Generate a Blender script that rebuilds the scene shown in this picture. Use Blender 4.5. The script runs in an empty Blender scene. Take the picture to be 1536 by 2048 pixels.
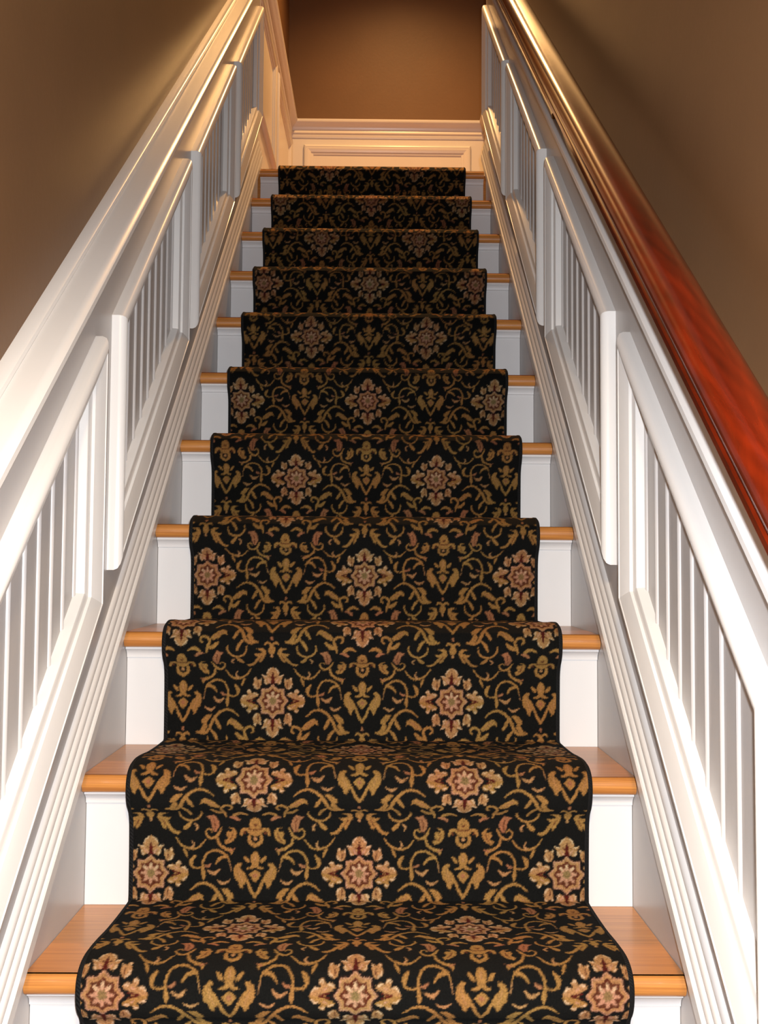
import bpy, math
import numpy as np
from mathutils import Vector, Matrix

# ------------------------------------------------------------------ camera
scn = bpy.context.scene
COL = scn.collection
RUN, RISE, W2 = 0.2459, 0.20042, 0.42      # tread run, riser height, half width between skirts
SL = RISE / RUN
camd = bpy.data.cameras.new('camera')
cam = bpy.data.objects.new('camera', camd)
COL.objects.link(cam)
FPX = 2070.0
camd.sensor_fit = 'VERTICAL'
camd.sensor_height = 24.0
camd.lens = FPX / 2048.0 * 24.0
camd.clip_start = 0.02
yaw, pitch, roll = 0.0089, 0.0541, 0.00683
cyw, syw, cp, sp = math.cos(yaw), math.sin(yaw), math.cos(pitch), math.sin(pitch)
F = Vector((syw * cp, cyw * cp, sp)); R0 = Vector((cyw, -syw, 0)); U0 = R0.cross(F)
Rv = math.cos(roll) * R0 + math.sin(roll) * U0
Uv = -math.sin(roll) * R0 + math.cos(roll) * U0
m = Matrix((Rv, Uv, -F)).transposed().to_4x4()
m.translation = Vector((0.01963, -1.33848, 0.51579))
cam.matrix_world = m
scn.camera = cam

# ------------------------------------------------------------------ light
scn.view_settings.view_transform = 'Standard'
scn.view_settings.look = 'None'
scn.view_settings.gamma = 1.0
scn.view_settings.use_curve_mapping = False
scn.view_settings.exposure = 0.0

world = bpy.data.worlds.new('world'); scn.world = world
world.use_nodes = True
bg = world.node_tree.nodes['Background']
bg.inputs[0].default_value = (0.62, 0.76, 1.0, 1)      # daylight reaching the lower hall
bg.inputs[1].default_value = 0.05

def lamp(name, kind, loc, color, power, size=0.1, aim=None, **kw):
    l = bpy.data.lights.new(name, kind)
    l.color = color; l.energy = power
    if kind == 'AREA': l.size = size
    else: l.shadow_soft_size = size
    for k, v in kw.items(): setattr(l, k, v)
    o = bpy.data.objects.new(name, l); COL.objects.link(o)
    o.location = loc
    if aim is not None:
        d = Vector(aim) - Vector(loc)
        o.rotation_euler = d.to_track_quat('-Z', 'Y').to_euler()
    return o

lamp('phone_flash', 'POINT', (0.045, -1.345, 0.555), (0.92, 0.95, 1.0), 132, 0.012)      # the picture was taken with a flash
lamp('hall_downlight', 'SPOT', (0.05, -1.45, 1.42), (1.0, 0.73, 0.43), 88, 0.08, aim=(0.05, -1.25, 0.0),
     spot_size=math.radians(158), spot_blend=0.75)
lamp('landing_ceiling_light', 'SPOT', (0.16, 3.05, 4.3), (1.0, 0.53, 0.19), 290, 0.06, aim=(0.16, 2.8, 2.0),
     spot_size=math.radians(125), spot_blend=0.9)

# ------------------------------------------------------------------ materials
def srgb(r, g, b):
    f = lambda c: (c / 255 / 12.92) if c / 255 <= 0.04045 else ((c / 255 + 0.055) / 1.055) ** 2.4
    return (f(r), f(g), f(b), 1)

def mat(name, col, rough, spec=0.5, coat=0.0):
    mt = bpy.data.materials.new(name); mt.use_nodes = True
    b = mt.node_tree.nodes['Principled BSDF']
    b.inputs['Base Color'].default_value = col
    b.inputs['Roughness'].default_value = rough
    b.inputs['Specular IOR Level'].default_value = spec
    if coat:
        b.inputs['Coat Weight'].default_value = coat
        b.inputs['Coat Roughness'].default_value = 0.12
    return mt, mt.node_tree.nodes, mt.node_tree.links, b

def paint(name, col, rough, spec, nscale, var, bump, coat=0.0):
    """paint with faint mottling and brush / roller relief"""
    mt, N, L, b = mat(name, col, rough, spec, coat)
    tc = N.new('ShaderNodeTexCoord')
    n = N.new('ShaderNodeTexNoise'); n.inputs['Scale'].default_value = nscale; n.inputs['Detail'].default_value = 4
    L.new(tc.outputs['Object'], n.inputs['Vector'])
    cr = N.new('ShaderNodeValToRGB')
    cr.color_ramp.elements[0].position = 0.3; cr.color_ramp.elements[1].position = 0.7
    c0 = [c * (1 - var) for c in col[:3]] + [1]; c1 = [min(1, c * (1 + var)) for c in col[:3]] + [1]
    cr.color_ramp.elements[0].color = c0; cr.color_ramp.elements[1].color = c1
    L.new(n.outputs['Fac'], cr.inputs['Fac']); L.new(cr.outputs['Color'], b.inputs['Base Color'])
    bp = N.new('ShaderNodeBump'); bp.inputs['Strength'].default_value = bump; bp.inputs['Distance'].default_value = 0.002
    n2 = N.new('ShaderNodeTexNoise'); n2.inputs['Scale'].default_value = nscale * 12; n2.inputs['Detail'].default_value = 2
    L.new(tc.outputs['Object'], n2.inputs['Vector'])
    L.new(n2.outputs['Fac'], bp.inputs['Height']); L.new(bp.outputs['Normal'], b.inputs['Normal'])
    return mt

def wood(name, dark, light, rough, along, scale, coat, contrast=0.5, wave=0.35):
    """grain stretched along an axis: along = (sx, sy, sz) texture scale"""
    mt, N, L, b = mat(name, light, rough, 0.5, coat)
    tc = N.new('ShaderNodeTexCoord'); mp = N.new('ShaderNodeMapping')
    mp.inputs['Scale'].default_value = along
    L.new(tc.outputs['Object'], mp.inputs['Vector'])
    oi = N.new('ShaderNodeObjectInfo')
    ad = N.new('ShaderNodeVectorMath'); ad.operation = 'ADD'
    cb = N.new('ShaderNodeCombineXYZ')
    mu = N.new('ShaderNodeMath'); mu.operation = 'MULTIPLY'; mu.inputs[1].default_value = 37.0
    L.new(oi.outputs['Random'], mu.inputs[0])
    for i in range(3): L.new(mu.outputs[0], cb.inputs[i])
    L.new(mp.outputs['Vector'], ad.inputs[0]); L.new(cb.outputs[0], ad.inputs[1])
    n = N.new('ShaderNodeTexNoise'); n.inputs['Scale'].default_value = scale
    n.inputs['Detail'].default_value = 6; n.inputs['Roughness'].default_value = 0.65; n.inputs['Distortion'].default_value = 0.7
    L.new(ad.outputs[0], n.inputs['Vector'])
    w = N.new('ShaderNodeTexWave'); w.inputs['Scale'].default_value = scale * 0.9
    w.inputs['Distortion'].default_value = 5.0; w.inputs['Detail'].default_value = 3; w.bands_direction = 'DIAGONAL'
    L.new(ad.outputs[0], w.inputs['Vector'])
    mx = N.new('ShaderNodeMath'); mx.operation = 'MULTIPLY_ADD'
    mx.inputs[1].default_value = wave
    L.new(w.outputs['Fac'], mx.inputs[0]); 
    m2 = N.new('ShaderNodeMath'); m2.operation = 'MULTIPLY'; m2.inputs[1].default_value = 1.1 - wave
    L.new(n.outputs['Fac'], m2.inputs[0]); L.new(m2.outputs[0], mx.inputs[2])
    cr = N.new('ShaderNodeValToRGB')
    cr.color_ramp.elements[0].position = 0.5 - contrast * 0.4; cr.color_ramp.elements[1].position = 0.5 + contrast * 0.45
    cr.color_ramp.elements[0].color = dark; cr.color_ramp.elements[1].color = light
    L.new(mx.outputs[0], cr.inputs['Fac']); L.new(cr.outputs['Color'], b.inputs['Base Color'])
    bp = N.new('ShaderNodeBump'); bp.inputs['Strength'].default_value = 0.08; bp.inputs['Distance'].default_value = 0.001
    L.new(n.outputs['Fac'], bp.inputs['Height']); L.new(bp.outputs['Normal'], b.inputs['Normal'])
    return mt

M_WALL = paint('taupe_wall_paint', (0.142, 0.071, 0.029, 1), 0.48, 0.5, 6, 0.05, 0.10)
M_TRIM = paint('white_gloss_trim', (0.68, 0.66, 0.63, 1), 0.27, 0.5, 5, 0.012, 0.05)
M_FLAT = paint('shaded_white_board', (0.47, 0.445, 0.425, 1), 0.32, 0.45, 5, 0.015, 0.05)  # the trim's white, darkened to carry the shade on the board faces
M_RISER = paint('white_riser_paint', (0.70, 0.69, 0.68, 1), 0.35, 0.4, 5, 0.012, 0.05)
M_OAK = wood('golden_oak', (0.36, 0.125, 0.028, 1), (0.64, 0.270, 0.062, 1), 0.34, (0.7, 45, 45), 4.0, 0.2, 0.62, 0.12)
M_CHERRY = wood('red_brown_rail_wood', (0.045, 0.0045, 0.0012, 1), (0.165, 0.013, 0.0020, 1), 0.20, (12, 1.6, 1.6), 4.0, 0.4, 0.62, 0.10)
M_CEIL = paint('ceiling_paint', (0.55, 0.50, 0.44, 1), 0.8, 0.2, 6, 0.02, 0.1)
M_BRASS, *_r = mat('aged_brass', (0.25, 0.14, 0.05, 1), 0.35); _r[2].inputs['Metallic'].default_value = 1.0

# carpet: woven colours come from the pattern attribute, pile from noise
M_CARPET, N, L, b = mat('patterned_carpet', (0.1, 0.1, 0.1, 1), 0.95, 0.12)
at = N.new('ShaderNodeAttribute'); at.attribute_name = 'weave'
tc = N.new('ShaderNodeTexCoord')
n = N.new('ShaderNodeTexNoise'); n.inputs['Scale'].default_value = 420; n.inputs['Detail'].default_value = 2
L.new(tc.outputs['Object'], n.inputs['Vector'])
mr = N.new('ShaderNodeMapRange'); mr.inputs['From Min'].default_value = 0.3; mr.inputs['From Max'].default_value = 0.7
mr.inputs['To Min'].default_value = 0.52; mr.inputs['To Max'].default_value = 0.92
L.new(n.outputs['Fac'], mr.inputs['Value'])
mx = N.new('ShaderNodeVectorMath'); mx.operation = 'SCALE'
L.new(at.outputs['Color'], mx.inputs[0]); L.new(mr.outputs[0], mx.inputs['Scale'])
L.new(mx.outputs[0], b.inputs['Base Color'])
bp = N.new('ShaderNodeBump'); bp.inputs['Strength'].default_value = 0.5; bp.inputs['Distance'].default_value = 0.002
L.new(n.outputs['Fac'], bp.inputs['Height'])
# shading normals tilted upwards: added shade that darkens the carpet on the upper risers
ad = N.new('ShaderNodeVectorMath'); ad.operation = 'ADD'; ad.inputs[1].default_value = (0, 0, 1.2)
nz = N.new('ShaderNodeVectorMath'); nz.operation = 'NORMALIZE'
L.new(bp.outputs['Normal'], ad.inputs[0]); L.new(ad.outputs[0], nz.inputs[0]); L.new(nz.outputs[0], b.inputs['Normal'])
M_BIND, N, L, b = mat('black_serged_yarn', (0.010, 0.010, 0.010, 1), 0.9, 0.15)
wv = N.new('ShaderNodeTexWave'); wv.inputs['Scale'].default_value = 120; wv.bands_direction = 'DIAGONAL'
tc = N.new('ShaderNodeTexCoord'); L.new(tc.outputs['Object'], wv.inputs['Vector'])
bp = N.new('ShaderNodeBump'); bp.inputs['Strength'].default_value = 0.6; bp.inputs['Distance'].default_value = 0.002
L.new(wv.outputs['Fac'], bp.inputs['Height']); L.new(bp.outputs['Normal'], b.inputs['Normal'])

# ------------------------------------------------------------------ helpers
def link(name, me, material, parent=None, smooth=False, smooth_angle=None):
    o = bpy.data.objects.new(name, me); COL.objects.link(o)
    if material is not None and not me.materials: me.materials.append(material)
    if smooth:
        me.polygons.foreach_set('use_smooth', [True] * len(me.polygons))
        if smooth_angle is not None:
            me.set_sharp_from_angle(angle=math.radians(smooth_angle))
    if parent is not None: o.parent = parent
    return o

def mesh(name, V, Fc):
    me = bpy.data.meshes.new(name); me.from_pydata([tuple(v) for v in V], [], Fc)
    me.validate(); me.update()
    import bmesh
    bm = bmesh.new(); bm.from_mesh(me); bmesh.ops.recalc_face_normals(bm, faces=bm.faces); bm.to_mesh(me); bm.free()
    return me

def box(name, x0, x1, y0, y1, z0, z1, material, parent=None, bev=0.0):
    import bmesh
    bm = bmesh.new(); bmesh.ops.create_cube(bm, size=1)
    for v in bm.verts:
        v.co = Vector(((x0 + x1) / 2 + v.co.x * (x1 - x0), (y0 + y1) / 2 + v.co.y * (y1 - y0), (z0 + z1) / 2 + v.co.z * (z1 - z0)))
    if bev: bmesh.ops.bevel(bm, geom=bm.edges[:], offset=bev, segments=2, affect='EDGES')
    me = bpy.data.meshes.new(name); bm.to_mesh(me); bm.free()
    return link(name, me, material, parent)

def sweep(name, loops, material, parent=None, smooth=False, angle=35, closed=True):
    """skin a list of equal closed loops, cap both ends"""
    n = len(loops[0]); V = [p for lp in loops for p in lp]; Fc = []
    for k in range(len(loops) - 1):
        for i in range(n):
            j = (i + 1) % n
            Fc.append((k * n + i, k * n + j, (k + 1) * n + j, (k + 1) * n + i))
    Fc.append(tuple(range(n))[::-1]); Fc.append(tuple((len(loops) - 1) * n + i for i in range(n)))
    return link(name, mesh(name, V, Fc), material, parent, smooth, angle)

DH = {-1: 0.0, 1: 0.014}           # the right-hand panelling sits a little higher
def rake(name, s, prof, y0, y1, material, parent=None, smooth=False, angle=35):
    """plumb profile [(a, h)] (a = distance from the stair centre line) run up the slope from y0 to y1"""
    return sweep(name, [[(s * a, y, y * SL + h + DH[s]) for a, h in prof] for y in (y0, y1)], material, parent, smooth, angle)

def empty(name, loc=(0, 0, 0)):
    o = bpy.data.objects.new(name, None); COL.objects.link(o); o.location = loc; o.empty_display_size = 0.1
    return o

def tag(o, label, cat, kind=None, group=None):
    o['label'] = label; o['category'] = cat
    if kind: o['kind'] = kind
    if group: o['group'] = group
    return o

# ------------------------------------------------------------------ room shell
ZL = 10 * RISE                     # landing level
ZF = -5 * RISE                     # lower hall floor
YB = 4.08                          # landing back wall
YE = 2.40                          # upper end of the raking wainscot
Y0 = -1.30                         # lower end of the raking wainscot
ZC = 4.55
A_W = 0.46                         # wall faces
tag(box('wall_left', -A_W - 0.12, -A_W, -1.45, YB + 0.12, ZF - 0.1, ZC, M_WALL), 'brown painted wall above the left white wainscot', 'wall', 'structure')
tag(box('wall_right', A_W, A_W + 0.12, -1.45, YE, ZF - 0.1, ZC, M_WALL), 'brown painted wall behind the red wooden handrail', 'wall', 'structure')
XR = 0.615
tag(box('wall_landing', XR, XR + 0.12, YE - 0.12, YB + 0.12, ZL - 0.1, ZC, M_WALL), 'brown wall closing the right side of the upper landing', 'wall', 'structure')
tag(box('wall_back', -A_W, XR, YB, YB + 0.12, ZL - 0.1, ZC, M_WALL), 'brown wall at the top of the stairs above the chair rail', 'wall', 'structure')
tag(box('ceiling', -A_W - 0.12, XR + 0.12, -1.45, YB + 0.12, ZC, ZC + 0.1, M_CEIL), 'plain ceiling high over the stairwell', 'ceiling', 'structure')
tag(box('floor_hall', -1.6, 1.6, -4.0, -4 * RUN + 0.02, ZF - 0.1, ZF, M_OAK), 'oak floor of the lower hall at the foot of the stairs', 'floor', 'structure')
tag(box('floor_landing', -A_W, XR, 10 * RUN + 0.05, YB, ZL - 0.1, ZL - 0.001, M_OAK), 'oak floor of the upper landing', 'floor', 'structure')

# ------------------------------------------------------------------ raking wainscot
PER, PN0, PLEN = 0.690, 0.368, 0.594      # panel period, near edge of the second panel, outer length
HB, HT = 0.220, 0.644                     # outer lower / upper edge above the nosing line
MW = 0.058                                # moulding width
# bolection section: (distance from outer edge, projection from the board face)
BOL = [(0.000, -0.010), (0.000, 0.011), (0.0015, 0.0175), (0.005, 0.0215), (0.010, 0.0235), (0.0135, 0.0235), (0.0142, 0.0218), (0.0152, 0.0222),
       (0.026, 0.0185), (0.0385, 0.0125), (0.0392, 0.0080), (0.0405, 0.0078), (0.0490, 0.0062), (0.0510, 0.0050), (0.0520, 0.0010), (0.053, -0.010)]

def para_offset(d, ya, yb, hb, ht):
    """corners of the panel parallelogram moved inwards by d (in the wall plane)"""
    k = math.sqrt(1 + SL * SL)
    y0, y1 = ya + d, yb - d
    b, t = hb + d * k, ht - d * k
    g = 0.035                               # the panels climb a touch steeper than the nosings
    e0, e1 = (y0 - (ya + yb) / 2) * g, (y1 - (ya + yb) / 2) * g
    return [(y0, y0 * SL + b + e0), (y1, y1 * SL + b + e1), (y1, y1 * SL + t + e1), (y0, y0 * SL + t + e0)]

def moulding_frame(s, corners_at, base, parent, material, names=('rail_moulding', 'stile_moulding')):
    """four mitred pieces; corners_at(d) -> 4 corners (p, q); base(p, q, out) -> 3D point"""
    C = [corners_at(d) for d, _ in BOL]
    for e in range(4):
        a, b_ = e, (e + 1) % 4
        l0 = [base(C[i][a][0], C[i][a][1], BOL[i][1]) for i in range(len(BOL))]
        l1 = [base(C[i][b_][0], C[i][b_][1], BOL[i][1]) for i in range(len(BOL))]
        sweep(names[e % 2], [l0, l1], material, parent, True, 40)

def side_wainscot(s, name, label):
    t = empty(name, (s * W2, 0, 0)); tag(t, label, 'wainscot', 'structure')
    t.location = (0, 0, 0)
    af = W2                                   # board face
    ab = A_W                                  # back, against the wall
    hin_b = HB + 0.045; hin_t = HT - 0.045
    rake('skirt_board', s, [(ab, -0.36), (af, -0.36), (af, hin_b), (ab, hin_b)], Y0, YE, M_FLAT, t)
    rake('top_rail', s, [(ab, hin_t), (af, hin_t), (af, 0.757), (ab, 0.757)], Y0, YE, M_FLAT, t)
    # reeded moulding along the skirt
    prof = [(af + 0.005, 0.046), (0.405, 0.046), (0.402, 0.049), (0.402, 0.070), (0.404, 0.073), (0.4085, 0.0735)]
    for k in range(3):                       # three reeds on a slope that dies into the board
        a0, h0 = 0.4075 + 0.0040 * k, 0.0755 + 0.0185 * k
        prof += [(a0 + 0.001, h0), (a0 - 0.0016, h0 + 0.003), (a0 - 0.0018, h0 + 0.008), (a0 + 0.0002, h0 + 0.0135), (a0 + 0.0030, h0 + 0.0165)]
    prof += [(af + 0.005, 0.134)]
    rake('skirt_moulding', s, prof, Y0, YE - 0.002, M_TRIM, t, True, 30)
    # cap
    cap = rake('cap', s, [(ab, 0.752), (0.408, 0.752), (0.400, 0.754), (0.394, 0.759), (0.391, 0.766), (0.392, 0.774), (0.397, 0.780),
                          (0.405, 0.7825), (ab, 0.7825)], Y0, YE + 0.02, M_TRIM, t, True, 35)
    rake('cap_fillet', s, [(ab, 0.780), (0.4405, 0.780), (0.4385, 0.786), (0.440, 0.792), (0.4445, 0.796), (ab, 0.797)], Y0, YE + 0.02, M_TRIM, t, True, 35)
    rake('cove_moulding', s, [(af + 0.004, 0.735), (af - 0.003, 0.737), (af - 0.006, 0.743), (af - 0.012, 0.750), (af - 0.013, 0.754), (af + 0.004, 0.754)],
         Y0, YE - 0.002, M_TRIM, t, True, 35)
    # panels
    k0 = -2
    edges = []
    for k in range(k0, 4):
        ya = PN0 + (k - 0) * PER; yb = ya + PLEN
        if k == 3: continue
        ya_c = max(ya, Y0 + 0.02)
        if yb - ya_c < 0.2: continue
        edges.append((ya_c, yb))
    edges = [e for e in edges]
    # stiles (flat boards between the panels)
    cuts = [Y0] + [v for e in edges for v in e] + [YE]
    for i in range(0, len(cuts), 2):
        a_, b_ = cuts[i], cuts[i + 1]
        a2 = a_ - (0.045 if i > 0 else 0); b2 = b_ + (0.045 if i < len(cuts) - 2 else 0)
        rake('stile', s, [(ab, hin_b), (af, hin_b), (af, hin_t), (ab, hin_t)], a2, b2, M_FLAT, t)
    for (ya, yb) in edges:
        ap = af + 0.010
        yi0, yi1 = ya + 0.045, yb - 0.045
        pan = rake('panel', s, [(ab, hin_b), (ap + 0.008, hin_b), (ap + 0.008, hin_t), (ab, hin_t)], yi0, yi1, M_FLAT, t)
        # tongue-and-groove planks, each with a bead on its upper edge
        pw = 0.0552; y = yi0
        while y < yi1 - 0.004:
            e = min(y + pw, yi1)
            sec = [(y + 0.0008, ap + 0.008), (y + 0.0008, ap + 0.0015), (y + 0.002, ap)]
            if e - y > 0.025:
                sec += [(e - 0.0092, ap), (e - 0.0086, ap + 0.0025), (e - 0.0078, ap + 0.0025), (e - 0.0070, ap - 0.0012), (e - 0.0056, ap - 0.0030),
                        (e - 0.0040, ap - 0.0035), (e - 0.0022, ap - 0.0028), (e - 0.0010, ap - 0.0008), (e - 0.0006, ap + 0.0025), (e - 0.0006, ap + 0.008)]
            else:
                sec += [(e - 0.0006, ap), (e - 0.0006, ap + 0.008)]
            lo = [(s * a, yy, yy * SL + hin_b + DH[s]) for yy, a in sec]; hi = [(s * a, yy, yy * SL + hin_t + DH[s]) for yy, a in sec]
            sweep('plank', [lo, hi], M_FLAT, pan, True, 35)
            y += pw
        moulding_frame(s, lambda d: para_offset(d, ya, yb, HB, HT), lambda p, q, o: (s * (af - o), p, q + DH[s]), pan, M_TRIM)
    return t

side_wainscot(-1, 'trim_1', 'white beadboard wainscot climbing the left side of the stairs')
side_wainscot(1, 'trim_2', 'white beadboard wainscot climbing the right side under the red handrail')

# ------------------------------------------------------------------ landing wainscot (level)
def level_wainscot(name, label, u0, u1, base, panels):
    """base(u, z, out): u along the wall, out towards the room"""
    t = empty(name); tag(t, label, 'wainscot', 'structure')
    def ext(nm, sec, a, b, mt, sm=True):
        return sweep(nm, [[base(u, z, o) for o, z in sec] for u in (a, b)], mt, t, sm, 35)
    H = 0.888
    ext('board', [(0.0, ZL), (0.016, ZL), (0.016, ZL + H - 0.03), (0.0, ZL + H - 0.03)], u0, u1, M_TRIM, False)
    ext('chair_rail', [(0.0, ZL + H - 0.092), (0.020, ZL + H - 0.092), (0.023, ZL + H - 0.085), (0.023, ZL + H - 0.072), (0.028, ZL + H - 0.068), (0.028, ZL + H - 0.058),
                       (0.026, ZL + H - 0.054), (0.030, ZL + H - 0.040), (0.038, ZL + H - 0.028), (0.046, ZL + H - 0.022), (0.048, ZL + H - 0.018), (0.054, ZL + H - 0.017),
                       (0.056, ZL + H - 0.010), (0.055, ZL + H - 0.003), (0.050, ZL + H), (0.0, ZL + H)], u0, u1, M_TRIM)
    ext('baseboard', [(0.0, ZL), (0.032, ZL), (0.032, ZL + 0.12), (0.026, ZL + 0.14), (0.018, ZL + 0.15), (0.0, ZL + 0.15)], u0, u1, M_TRIM)
    for (a, b_) in panels:
        def corners(d): return [(a + d, ZL + 0.27 + d), (b_ - d, ZL + 0.27 + d), (b_ - d, ZL + 0.757 - d), (a + d, ZL + 0.757 - d)]
        moulding_frame(1, corners, lambda p, q, o: base(p, q, 0.016 + o * 0.8), t, M_TRIM)
    return t
level_wainscot('trim_3', 'white panelled wainscot along the left side of the landing', YE + 0.021, YB, lambda u, z, o: (-A_W + o, u, z), [(2.46, 3.17), (3.25, 4.02)])
level_wainscot('trim_4', 'white panelled wainscot with chair rail at the top of the stairs', -A_W + 0.002, XR - 0.002, lambda u, z, o: (u, YB - o, z), [(-0.372, 0.517)])
level_wainscot('trim_5', 'white panelled wainscot on the right side of the landing', YE + 0.021, YB, lambda u, z, o: (XR - o, u, z), [(2.46, 3.17), (3.25, 4.02)])

# ------------------------------------------------------------------ staircase
OV, TT = 0.030, 0.027
st = empty('staircase', (0, 0, 0))
tag(st, 'straight staircase with golden oak treads and white risers', 'staircase')
def tread_mesh(depth):
    r = TT / 2
    sec = [(OV + depth, 0.0), (0.006, 0.0)]
    for k in range(9):
        a = math.pi / 2 + math.pi * k / 8
        sec.append((r * 0.75 + r * 0.75 * math.cos(a), -r + r * math.sin(a)))
    sec += [(OV + depth, -TT)]
    V, Fc, n = [], [], len(sec)
    xs = (-W2 + 0.0006, W2 - 0.0006)
    for x in xs: V += [(x, y, z) for y, z in sec]
    for i in range(n):
        j = (i + 1) % n; Fc.append((i, j, n + j, n + i))
    Fc += [tuple(range(n))[::-1], tuple(range(n, 2 * n))]
    return mesh('tread', V, Fc)
TM = tread_mesh(RUN - 0.001)
TM_TOP = tread_mesh(0.045)
def riser_mesh():
    x = W2 - 0.0006
    V = [(sx * x, yy, zz) for sx in (-1, 1) for yy, zz in ((OV, -RISE), (OV, -TT), (OV + 0.018, -TT), (OV + 0.018, -RISE))]
    return mesh('riser', V, [(0, 1, 5, 4), (1, 2, 6, 5), (2, 3, 7, 6), (3, 0, 4, 7), (0, 3, 2, 1), (4, 5, 6, 7)])
RM = riser_mesh()
def cove_mesh():
    x = W2 - 0.0008
    sec = [(OV, -TT), (OV - 0.015, -TT), (OV - 0.015, -TT - 0.004), (OV - 0.011, -TT - 0.006), (OV - 0.006, -TT - 0.011), (OV - 0.0045, -TT - 0.016), (OV - 0.0045, -TT - 0.019), (OV, -TT - 0.0195)]
    n = len(sec); V = [(sx * x, y, z) for sx in (-1, 1) for y, z in sec]
    return mesh('cove', V, [(i, (i + 1) % n, n + (i + 1) % n, n + i) for i in range(n)] + [tuple(range(n))[::-1], tuple(range(n, 2 * n))])
CM = cove_mesh()
for i in range(-4, 11):
    p = Vector((0, i * RUN, i * RISE))
    o = link('tread', TM_TOP if i == 10 else TM, M_OAK, st, True, 40); o.location = p
    o = link('riser', RM, M_RISER, st); o.location = p
    o = link('cove_moulding', CM, M_RISER, st, True, 35); o.location = p

# ------------------------------------------------------------------ carpet pattern (half-drop repeat, millimetres)
PU = 316.0
def catmull(pts, n=7):
    P = np.array(pts, float); out = []
    for i in range(len(P) - 1):
        p0 = P[max(i - 1, 0)]; p1 = P[i]; p2 = P[i + 1]; p3 = P[min(i + 2, len(P) - 1)]
        for k in range(n):
            t = k / n
            out.append(0.5 * ((2 * p1) + (-p0 + p2) * t + (2 * p0 - 5 * p1 + 4 * p2 - p3) * t * t + (-p0 + 3 * p1 - 3 * p2 + p3) * t ** 3))
    out.append(P[-1]); return np.array(out)

TILE = 632; RES = PU / TILE
GROUND = np.array([0.0060, 0.0062, 0.0055])
GOLD = (0.36, 0.185, 0.052); ROSE = (0.35, 0.145, 0.065); CREAM = (0.62, 0.42, 0.245); RED = (0.085, 0.010, 0.006)
TAN = (0.42, 0.215, 0.085); OLIVE = (0.24, 0.155, 0.060); PINK = (0.52, 0.27, 0.16); BROWN = (0.12, 0.035, 0.014)
tile = np.tile(GROUND, (TILE, TILE, 1))

def blit(mask_fn, bx0, by0, bx1, by1, col):
    """draw a shape given in site coordinates at both half-drop sites, mirrored left and right"""
    for (sx, sy) in ((0, 0), (158, 158)):
        for mir in (1, -1):
            xa, xb = (bx0, bx1) if mir == 1 else (-bx1, -bx0)
            i0 = int(math.floor((xa + sx) / RES)) - 1; i1 = int(math.ceil((xb + sx) / RES)) + 1
            j0 = int(math.floor((by0 + sy) / RES)) - 1; j1 = int(math.ceil((by1 + sy) / RES)) + 1
            ii = np.arange(i0, i1 + 1); jj = np.arange(j0, j1 + 1)
            X, Y = np.meshgrid((ii + 0.5) * RES - sx, (jj + 0.5) * RES - sy)
            M = mask_fn(X * mir, Y)
            sub = tile[np.ix_(jj % TILE, ii % TILE)]
            sub[M] = col
            tile[np.ix_(jj % TILE, ii % TILE)] = sub

def poly(pts, col):
    P = np.array(pts, float)
    def f(X, Y):
        ins = np.zeros(X.shape, bool); n = len(P)
        for i in range(n):
            x1, y1 = P[i]; x2, y2 = P[(i + 1) % n]
            if y1 == y2: continue
            c = ((y1 > Y) != (y2 > Y)) & (X < (x2 - x1) * (Y - y1) / (y2 - y1) + x1)
            ins ^= c
        return ins
    blit(f, P[:, 0].min(), P[:, 1].min(), P[:, 0].max(), P[:, 1].max(), col)

def stroke(pts, w, col):
    """tapered brush stroke, w = widths per point"""
    w = list(w) if hasattr(w, '__len__') else [w] * len(pts)
    P = catmull([(p[0], p[1], ww) for p, ww in zip(pts, w)])
    r = np.maximum(P[:, 2] / 2, 0.45)
    def f(X, Y):
        M = np.zeros(X.shape, bool)
        for i in range(len(P) - 1):
            ax, ay = P[i, :2]; bx, by = P[i + 1, :2]; dx, dy = bx - ax, by - ay
            L2 = dx * dx + dy * dy + 1e-9
            t = np.clip(((X - ax) * dx + (Y - ay) * dy) / L2, 0, 1)
            D = (X - ax - t * dx) ** 2 + (Y - ay - t * dy) ** 2
            M |= D < (r[i] + (r[i + 1] - r[i]) * t) ** 2
        return M
    q = r.max()
    blit(f, P[:, 0].min() - q, P[:, 1].min() - q, P[:, 0].max() + q, P[:, 1].max() + q, col)

def star(cx, cy, R, r, col, n=8, ph=0.0, sy=1.0):
    pts = []
    for k in range(2 * n):
        a = ph + math.pi * k / n; rr = R if k % 2 == 0 else r
        pts.append((cx + rr * math.sin(a), cy + rr * math.cos(a) * sy))
    poly(pts, col)

AX = 158.0
def ax(pts): return [(AX + p[0], p[1]) for p in pts]

# scrolls and leaves
poly([(15, 98), (28, 97), (19, 94), (17, 90), (24, 88), (31, 88), (28, 84), (24, 82), (29, 76), (33, 69), (38, 65), (46, 64), (42, 60), (35, 61), (29, 66), (24, 74), (22, 68), (18, 72), (14, 80), (10, 88), (11, 94)], GOLD)
stroke([(17, 84), (20, 79), (22, 75)], 1.6, BROWN)
stroke([(38, 55), (46, 44), (59, 38), (72, 40), (83, 52)], [1.6, 2.8, 3.2, 2.8, 1.8], GOLD)
stroke([(61, 39), (65, 44), (62, 50)], [3, 2.6, 1], TAN)
stroke([(50, 37), (53, 31), (55, 25)], [3, 4, 1.2], GOLD)
stroke([(92, 65), (88.5, 69), (83.5, 65), (85, 58), (92, 54), (101, 59), (107, 71)], [2, 2.2, 2.4, 2.8, 3.2, 4, 1.5], GOLD)
poly([(84, 90), (90, 91), (96, 93), (102, 84), (104, 75), (99, 64), (93.5, 66), (92, 75), (90, 84)], ROSE)
stroke([(95, 86), (97, 76), (96, 67)], [1.4, 1.6, 1], BROWN)
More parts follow.
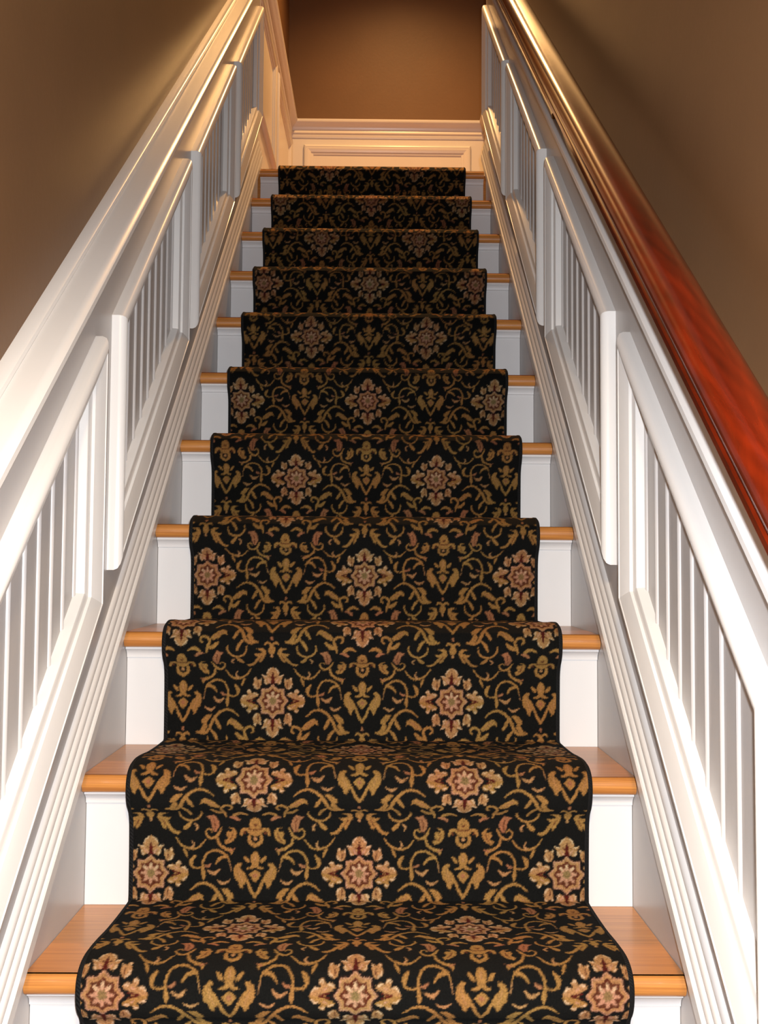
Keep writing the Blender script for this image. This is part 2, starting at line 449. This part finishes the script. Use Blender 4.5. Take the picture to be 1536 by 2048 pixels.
stroke([(44, 101), (45, 92), (51.5, 85), (61, 82.5), (71, 86), (77.5, 95), (77, 102)], [1.6, 2.8, 3.2, 3.4, 3.2, 3, 2], GOLD)
stroke([(52, 70), (56, 74), (61, 80)], [6, 6.5, 3], GOLD)
stroke([(66, 77), (70.5, 72), (68, 67)], [2, 3.4, 1.6], TAN)
poly([(117, 71), (124.5, 71), (130, 64), (128, 54), (122, 48), (113.5, 45), (111, 50), (117, 54), (114, 60), (116, 65), (122, 64), (124, 68)], GOLD)
stroke([(124, 62), (122, 55), (117, 49)], [1.4, 1.6, 1], BROWN)
stroke([(101, 54), (103.5, 45), (113, 38), (122, 35), (122, 29)], [3, 4, 4, 5, 1], GOLD)
stroke([(120, 35), (127, 38)], [3, 1], ROSE)
# C scroll beside the winged motif
stroke([(119.5, 15.5), (116, 25), (106, 33), (95, 35), (85, 30), (79, 18), (79, 7), (80, -2), (80, -10)], [1.2, 2.6, 3.2, 3.2, 3.2, 3.2, 4, 6, 1.2], GOLD)
stroke([(119.5, 15), (122, 3)], [1.2, 1], TAN)
stroke([(115, 26), (105, 23), (98.5, 14.5)], [5, 4.6, 2], GOLD)
stroke([(77.5, 9), (70, 7.5), (62.5, 10.5), (61.5, 19), (67, 27)], [2.4, 2.4, 3, 6.5, 2.4], GOLD)
stroke([(82, 10), (87, 11), (91, 14)], [2, 4, 1.6], ROSE)
stroke([(86, 4), (96, -0.5), (104, 6)], [1.6, 5.4, 2], TAN)
stroke([(101, -10), (110, -14.5), (120, -9.5)], [1.2, 4, 1.2], TAN)
# lower arch with acanthus leaves
stroke([(60, -24), (71, -16), (83, -14), (95.5, -20), (105, -31), (111.5, -44), (120, -51), (134, -50)], [1.6, 3.2, 3.8, 4.4, 5.4, 5, 4.4, 1.6], GOLD)
poly([(106, -21.5), (115.5, -21.5), (125, -29.5), (125.5, -35), (121, -36), (128, -47), (136, -49), (122, -52), (114, -40), (117, -35)], GOLD)
stroke([(92, -43), (97, -35), (101, -27)], [4, 6, 2], GOLD)
stroke([(97, -63), (102, -53), (109, -46)], [4, 5.5, 2.4], GOLD)
stroke([(37.6, -51), (33.6, -47), (36, -41.7), (44, -41.7), (50, -48.4), (46, -59), (44, -68.5)], [2.4, 3.4, 4, 4.2, 4.2, 5, 1.6], GOLD)
poly([(51, -43), (58, -36), (63, -32), (72.6, -27.6), (79, -31), (80.6, -39), (76, -36), (71, -38), (66, -43), (55, -47)], GOLD)
stroke([(58, -42), (66, -36), (73, -32)], [1, 1.6, 1], ROSE)
stroke([(46, -60), (56, -58), (64, -51)], [3, 7, 4], GOLD)
stroke([(12, -64.5), (21.5, -60.5), (31, -64.5), (33, -70)], [2.4, 5.4, 5, 2], GOLD)
stroke([(25, -74), (31, -70), (38, -69)], [4, 5.5, 2], ROSE)
# winged motif on the axis between the medallions
poly(ax([(-20, 15), (-25, 16), (-31, 11), (-33, 3), (-31, -6), (-26, -11), (-23, -19), (-19, -22), (-17, -15), (-13, -12), (-12.5, -6), (-17, 2), (-22, 6), (-23, 10), (-20, 12)]), GOLD)
stroke(ax([(-26, 7), (-23, -2), (-19, -12)]), [1, 1.5, 1], TAN)
stroke(ax([(-12, -10), (-7, -22), (0, -33)]), [3.4, 4.6, 4], GOLD)
stroke(ax([(0, 29), (0, 23), (0, 16), (0, 11)]), [9, 14, 10, 4], GOLD)
stroke(ax([(0, 28), (0, 20)]), [2, 3], TAN)
stroke(ax([(-16, 25), (-12, 20.5), (-9, 17)]), [3, 5.4, 2.4], GOLD)
stroke(ax([(-1, 14), (-5, 9), (-12, 7.5)]), [5, 4.6, 2], GOLD)
poly(ax([(0, 5), (-4, 2.5), (-9, -2.5), (-5, -8), (0, -13), (5, -8), (9, -2.5), (4, 2.5)]), GOLD)
star(AX, -3.2, 4.2, 3.0, ROSE, 4)
# palmette above it
stroke(ax([(0, 84), (0, 80), (0, 74)]), [4, 15, 18], GOLD)
stroke(ax([(-21, 60), (-19, 67), (-12, 68), (-6, 63), (0, 62)]), [4, 5, 5, 7, 9], GOLD)
stroke(ax([(-9, 57), (-8, 48), (0, 42.5)]), [5, 5.4, 5.4], GOLD)
stroke(ax([(0, 54), (0, 53)]), 5, TAN)
stroke(ax([(-2.5, 77), (0, 73.5), (2.5, 77)]), [2, 2.6, 2], BROWN)
stroke(ax([(-10, 69), (-4, 67.5), (0, 68)]), [1.4, 1.8, 1.6], BROWN)
stroke(ax([(-16.5, 63.5), (-15.5, 62)]), [3, 3], BROWN)
# small fleur below it
stroke(ax([(0, -43), (0, -45)]), 4.4, ROSE)
stroke(ax([(-12, -54), (-9, -51), (-4, -52), (0, -56)]), [2, 3.4, 3.6, 5], GOLD)
stroke(ax([(0, -58), (0, -63), (0, -68)]), [5, 12, 7], GOLD)
stroke(ax([(0, -73), (0, -75)]), 4.2, TAN)

# medallion
for sg in (1, -1):
    g = lambda pts: [(p[0], p[1] * sg) for p in pts]
    poly(g([(0, 58), (4, 55.5), (9, 52), (11.5, 46.5), (10, 42), (13, 42.5), (19.5, 44), (16.5, 39), (14.5, 35), (15.5, 31), (12, 27.5), (7, 29), (4, 33), (0, 34)]), TAN)
    stroke(g([(3, 56), (8, 51.5), (10, 47)]), [1.4, 2.2, 1.4], CREAM)
    stroke(g([(11, 41), (15, 42), (18.5, 43.2)]), [1.6, 2.2, 1.2], CREAM)
    stroke(g([(14, 35), (13, 31), (11, 29)]), [1.6, 2.6, 1.8], CREAM)
    stroke(g([(10, 38), (7, 34), (5, 31)]), [1.2, 3, 3], PINK)
    stroke(g([(0, 48), (0, 42), (0, 35), (0, 29)]), [1.6, 4.2, 5.6, 7], RED)
    stroke(g([(3, 39), (6.5, 41)]), [2, 1], RED)
    # side palmette
    poly(g([(57.5, 0), (56, 4), (53, 8.5), (49, 10.5), (44.5, 9), (43, 10.5), (46, 15), (43, 19.5), (39, 18), (37, 12.5), (33, 14.5), (28, 13.5), (25, 10), (28, 7), (34, 5), (38, 2.5), (36, 0)]), GOLD if sg < 0 else TAN)
    stroke(g([(54.5, 5), (51, 8.5), (47, 8.2)]), [1.6, 2.8, 1.4], CREAM)
    stroke(g([(44.5, 15.5), (41.5, 17.3), (39.5, 14)]), [2, 2.8, 1.2], CREAM)
    stroke(g([(33, 12.6), (28.5, 11.5)]), [2, 2.6], CREAM)
    stroke(g([(36, 9), (40, 7)]), [2, 2], PINK)
    stroke(g([(32, 3.4), (38, 2), (46, 0.2)]), [1.6, 2.6, 2], RED)
    # diagonal sprigs
    poly(g([(20, 38.5), (22, 34), (24.5, 36.5), (27, 34.5), (29.5, 39.5), (33, 39), (33, 33.5), (35, 28), (33, 22), (27.5, 18.8), (23.5, 20.5), (20.5, 27), (20.5, 33)]), TAN)
    stroke(g([(30.5, 38), (31.8, 35)]), [2.4, 1.4], CREAM)
    stroke(g([(33.2, 28), (31.5, 23), (28, 20.6)]), [1.4, 2.4, 1.6], CREAM)
    stroke(g([(21.2, 37), (22, 33)]), [1.8, 1.2], CREAM)
    stroke(g([(26, 31), (25.5, 26), (26, 22)]), [1.2, 2.2, 1.2], BROWN)
star(0, 0, 30.2, 24.0, (0.02, 0.008, 0.006))
star(0, 0, 28.2, 21.8, PINK)
star(0, 0, 26.2, 20.4, TAN)
star(0, 0, 20.6, 16.0, RED)
star(0, 0, 19.0, 14.5, BROWN)
star(0, 0, 16.8, 8.6, PINK)
for k in range(8):
    a = math.pi * k / 4
    stroke([(8 * math.sin(a), 8 * math.cos(a)), (13.2 * math.sin(a), 13.2 * math.cos(a))], [2, 4.2], CREAM if k in (0, 1, 7) else PINK)
star(0, 0, 8.0, 5.0, OLIVE, 8, math.pi / 8)
# soften by about one tuft
def blur(t, k):
    for axis in (0, 1):
        t = sum(np.roll(t, s_, axis) for s_ in range(-k, k + 1)) / (2 * k + 1)
    return t
tile = blur(tile, 1)

def weave(u, v):
    """carpet colour at u (mm from the centre line), v (mm along the runner)"""
    x = (u / RES) % TILE; y = (v / RES) % TILE
    i0 = np.floor(x).astype(int) % TILE; j0 = np.floor(y).astype(int) % TILE
    fx = (x - np.floor(x))[:, None]; fy = (y - np.floor(y))[:, None]
    i1 = (i0 + 1) % TILE; j1 = (j0 + 1) % TILE
    return (tile[j0, i0] * (1 - fx) + tile[j0, i1] * fx) * (1 - fy) + (tile[j1, i0] * (1 - fx) + tile[j1, i1] * fx) * fy

# ------------------------------------------------------------------ stair runner
RW = 0.345                     # half width
TH = 0.011                     # carpet thickness
def runner_section():
    """outer surface of one step from the foot of its riser to the back of its tread: (y, z) relative to the nosing"""
    p = [(OV - TH - 0.002, -RISE + TH), (OV - TH - 0.003, -RISE + 0.06), (OV - TH - 0.005, -0.095), (OV - TH - 0.007, -0.073), (0.006, -0.058), (-0.003, -0.049),
         (-0.0105, -0.038), (-0.0145, -0.024), (-0.0145, -0.010), (-0.0105, 0.001), (-0.003, 0.009), (0.009, 0.0150), (0.026, 0.0185), (0.050, 0.0190), (0.085, 0.017),
         (0.13, 0.0135), (0.19, 0.0115), (RUN + OV - TH - 0.007, TH)]
    return p
def fine(pts, n=10):
    return catmull(pts, n)
sec = fine(runner_section())
full = []
steps = list(range(-4, 11))
for i in steps:
    q = sec.copy()
    if i == steps[0]: q[:, 1] = np.maximum(q[:, 1], -RISE + 0.001)
    q = q + np.array([i * RUN, i * RISE])
    if i == 10:
        q = q[q[:, 0] < 10 * RUN + 0.05]
        q = np.vstack([q, [[10 * RUN + 0.25, ZL + TH], [10 * RUN + 0.75, ZL + TH]]])
    full.append(q)
path = np.vstack(full)
seg = np.linalg.norm(np.diff(path, axis=0), axis=1)
keep = np.concatenate([[True], seg > 1e-5]); path = path[keep]
cum = np.concatenate([[0], np.cumsum(np.linalg.norm(np.diff(path, axis=0), axis=1))])
# pattern coordinate: three half repeats per step; riser medallions sit hm above the tread below
def s_at_step(i):              # foot of riser i
    return cum[np.argmin(np.abs(path[:, 0] - (i * RUN + OV - TH)) + np.abs(path[:, 1] - ((i - 1) * RISE + TH)))]
anchor_s, anchor_v = [], []
for i in steps:                # the pattern gains a little on every step, so the riser medallions creep upwards
    hm = {0: 0.030, 1: 0.052, 2: 0.080}.get(i, 0.099 + 0.0170 * (i - 3)) if i >= 0 else 0.03
    anchor_s.append(s_at_step(i) + hm - TH); anchor_v.append((i - 1) * 474.0)
    if i in (0, 1):            # medallion on the front of the nosing
        zn = i * RISE + {0: -0.018, 1: -0.003}[i]
        k = np.where((path[:, 0] < i * RUN - 0.0035) & (np.abs(path[:, 1] - i * RISE + 0.02) < 0.03))[0]
        anchor_s.append(np.interp(zn, path[k, 1], cum[k])); anchor_v.append((i - 1) * 474.0 + 158.0)
anchor_s.append(anchor_s[-1] + 0.48); anchor_v.append(anchor_v[-1] + 474)
anchor_s.insert(0, anchor_s[0] - 0.48); anchor_v.insert(0, anchor_v[0] - 474)
def patt(s): return np.interp(s, anchor_s, anchor_v)

zones = [(0.0, s_at_step(-1), 0.006), (s_at_step(-1), s_at_step(3), 0.0016), (s_at_step(3), s_at_step(6), 0.0022), (s_at_step(6), cum[-1], 0.0034)]
Vs, Fs, Cs, base = [], [], [], 0
rng = np.random.default_rng(4)
for (sa, sb, d) in zones:
    nv = int(round((sb - sa) / d)) + 1; nu = int(round(2 * RW / d)) + 1
    s_ = np.linspace(sa, sb, nv); u_ = np.linspace(-RW, RW, nu)
    yy = np.interp(s_, cum, path[:, 0]); zz = np.interp(s_, cum, path[:, 1])
    Ug, Sg = np.meshgrid(u_, s_)
    V = np.stack([Ug.ravel(), np.repeat(yy, nu), np.repeat(zz, nu)], 1)
    jit = rng.normal(0, 0.45, (2, nu * nv))
    # width drawn in slightly and the pattern wanders a little along the length
    uu = Ug.ravel() * 1000 + jit[0]
    vv = patt(Sg.ravel()) + jit[1]
    C = weave(uu, vv)
    # yarn lots differ a touch: broad soft variation between gold and rose
    g = 0.5 + 0.5 * np.sin(uu * 0.031 + 1.3) * np.sin(vv * 0.0237 + 0.4)
    lum = np.clip((C[:, 1:2] - 0.03) / 0.1, 0, 1)
    C = C * (1 + lum * ((g[:, None] - 0.5) * np.array([[0.10, -0.14, -0.10]])))
    Vs.append(V); Cs.append(C)
    a = (np.arange(nv - 1)[:, None] * nu + np.arange(nu - 1)[None, :]).ravel() + base
    Fs.append(np.stack([a, a + 1, a + nu + 1, a + nu], 1))
    base += nu * nv
V = np.vstack(Vs); Fq = np.vstack(Fs); C = np.vstack(Cs)
me = bpy.data.meshes.new('stair_runner')
me.vertices.add(len(V)); me.vertices.foreach_set('co', V.astype(np.float32).ravel())
me.loops.add(Fq.size); me.loops.foreach_set('vertex_index', Fq.astype(np.int32).ravel())
me.polygons.add(len(Fq)); me.polygons.foreach_set('loop_start', np.arange(0, Fq.size, 4, dtype=np.int32))
me.polygons.foreach_set('use_smooth', np.ones(len(Fq), bool))
me.update(calc_edges=True)
ca = me.color_attributes.new('weave', 'FLOAT_COLOR', 'POINT')
ca.data.foreach_set('color', np.hstack([C, np.ones((len(C), 1))]).astype(np.float32).ravel())
runner = link('stair_runner', me, M_CARPET)
tag(runner, 'black carpet runner with gold scrolls and floral medallions down the stairs', 'carpet')
# serged edge: a rounded cord along both sides
step_ = np.concatenate([np.linspace(0, cum[-1], 1100)])
py = np.interp(step_, cum, path[:, 0]); pz = np.interp(step_, cum, path[:, 1])
tang = np.gradient(np.stack([py, pz], 1), axis=0); tang /= np.linalg.norm(tang, axis=1)[:, None]
nrm = np.stack([-tang[:, 1], tang[:, 0]], 1)     # outward normal
for sgn in (-1, 1):
    loops = []
    for k in range(len(step_)):
        lp = []
        for (du, dn) in ((-0.002, 0.0008), (0.0025, 0.0006), (0.0052, -0.003), (0.0050, -0.008), (0.002, -0.0105), (-0.002, -0.0105)):
            lp.append((sgn * (RW + du), py[k] + nrm[k, 0] * dn, pz[k] + nrm[k, 1] * dn))
        loops.append(lp)
    sweep('edge_binding', loops, M_BIND, runner, True, 60)

# ------------------------------------------------------------------ handrail
hr = empty('handrail', (0, 0, 0)); tag(hr, 'glossy red-brown wooden handrail along the right wall', 'handrail')
HP = [(.354, .902), (.3455, .908), (.3445, .919), (.350, .924), (.3505, .928), (.342, .934), (.3395, .943), (.341, .953), (.346, .961), (.354, .9665), (.364, .969), (.376, .969),
      (.386, .9665), (.394, .961), (.399, .953), (.4005, .943), (.398, .934), (.3895, .928), (.390, .924), (.3955, .919), (.3945, .908), (.386, .902)]
rail = rake('rail', 1, HP, -1.28, 2.30, M_CHERRY, hr, True, 50)
def tube(name, pts, r, material, parent, n=10):
    loops = []
    P = [Vector(p) for p in pts]
    for k, p in enumerate(P):
        t = (P[min(k + 1, len(P) - 1)] - P[max(k - 1, 0)]).normalized()
        a = t.orthogonal().normalized(); b_ = t.cross(a)
        if k and (a.dot(la) < 0.5): a = (la - t * la.dot(t)).normalized(); b_ = t.cross(a)
        la = a
        loops.append([p + r * (math.cos(2 * math.pi * i / n) * a + math.sin(2 * math.pi * i / n) * b_) for i in range(n)])
    return sweep(name, loops, material, parent, True, 50)
for yb in (-0.55, 0.86, 2.12):
    z = yb * SL + DH[1]
    br = tube('bracket', [(0.412, yb, z + 0.783), (0.412, yb, z + 0.820), (0.407, yb, z + 0.846), (0.392, yb, z + 0.866), (0.376, yb, z + 0.880), (0.370, yb, z + 0.905)], 0.0065, M_BRASS, hr)
    tube('cap_plate', [(0.412, yb, z + 0.775), (0.412, yb, z + 0.786), (0.412, yb, z + 0.789)], 0.014, M_BRASS, br, 20)
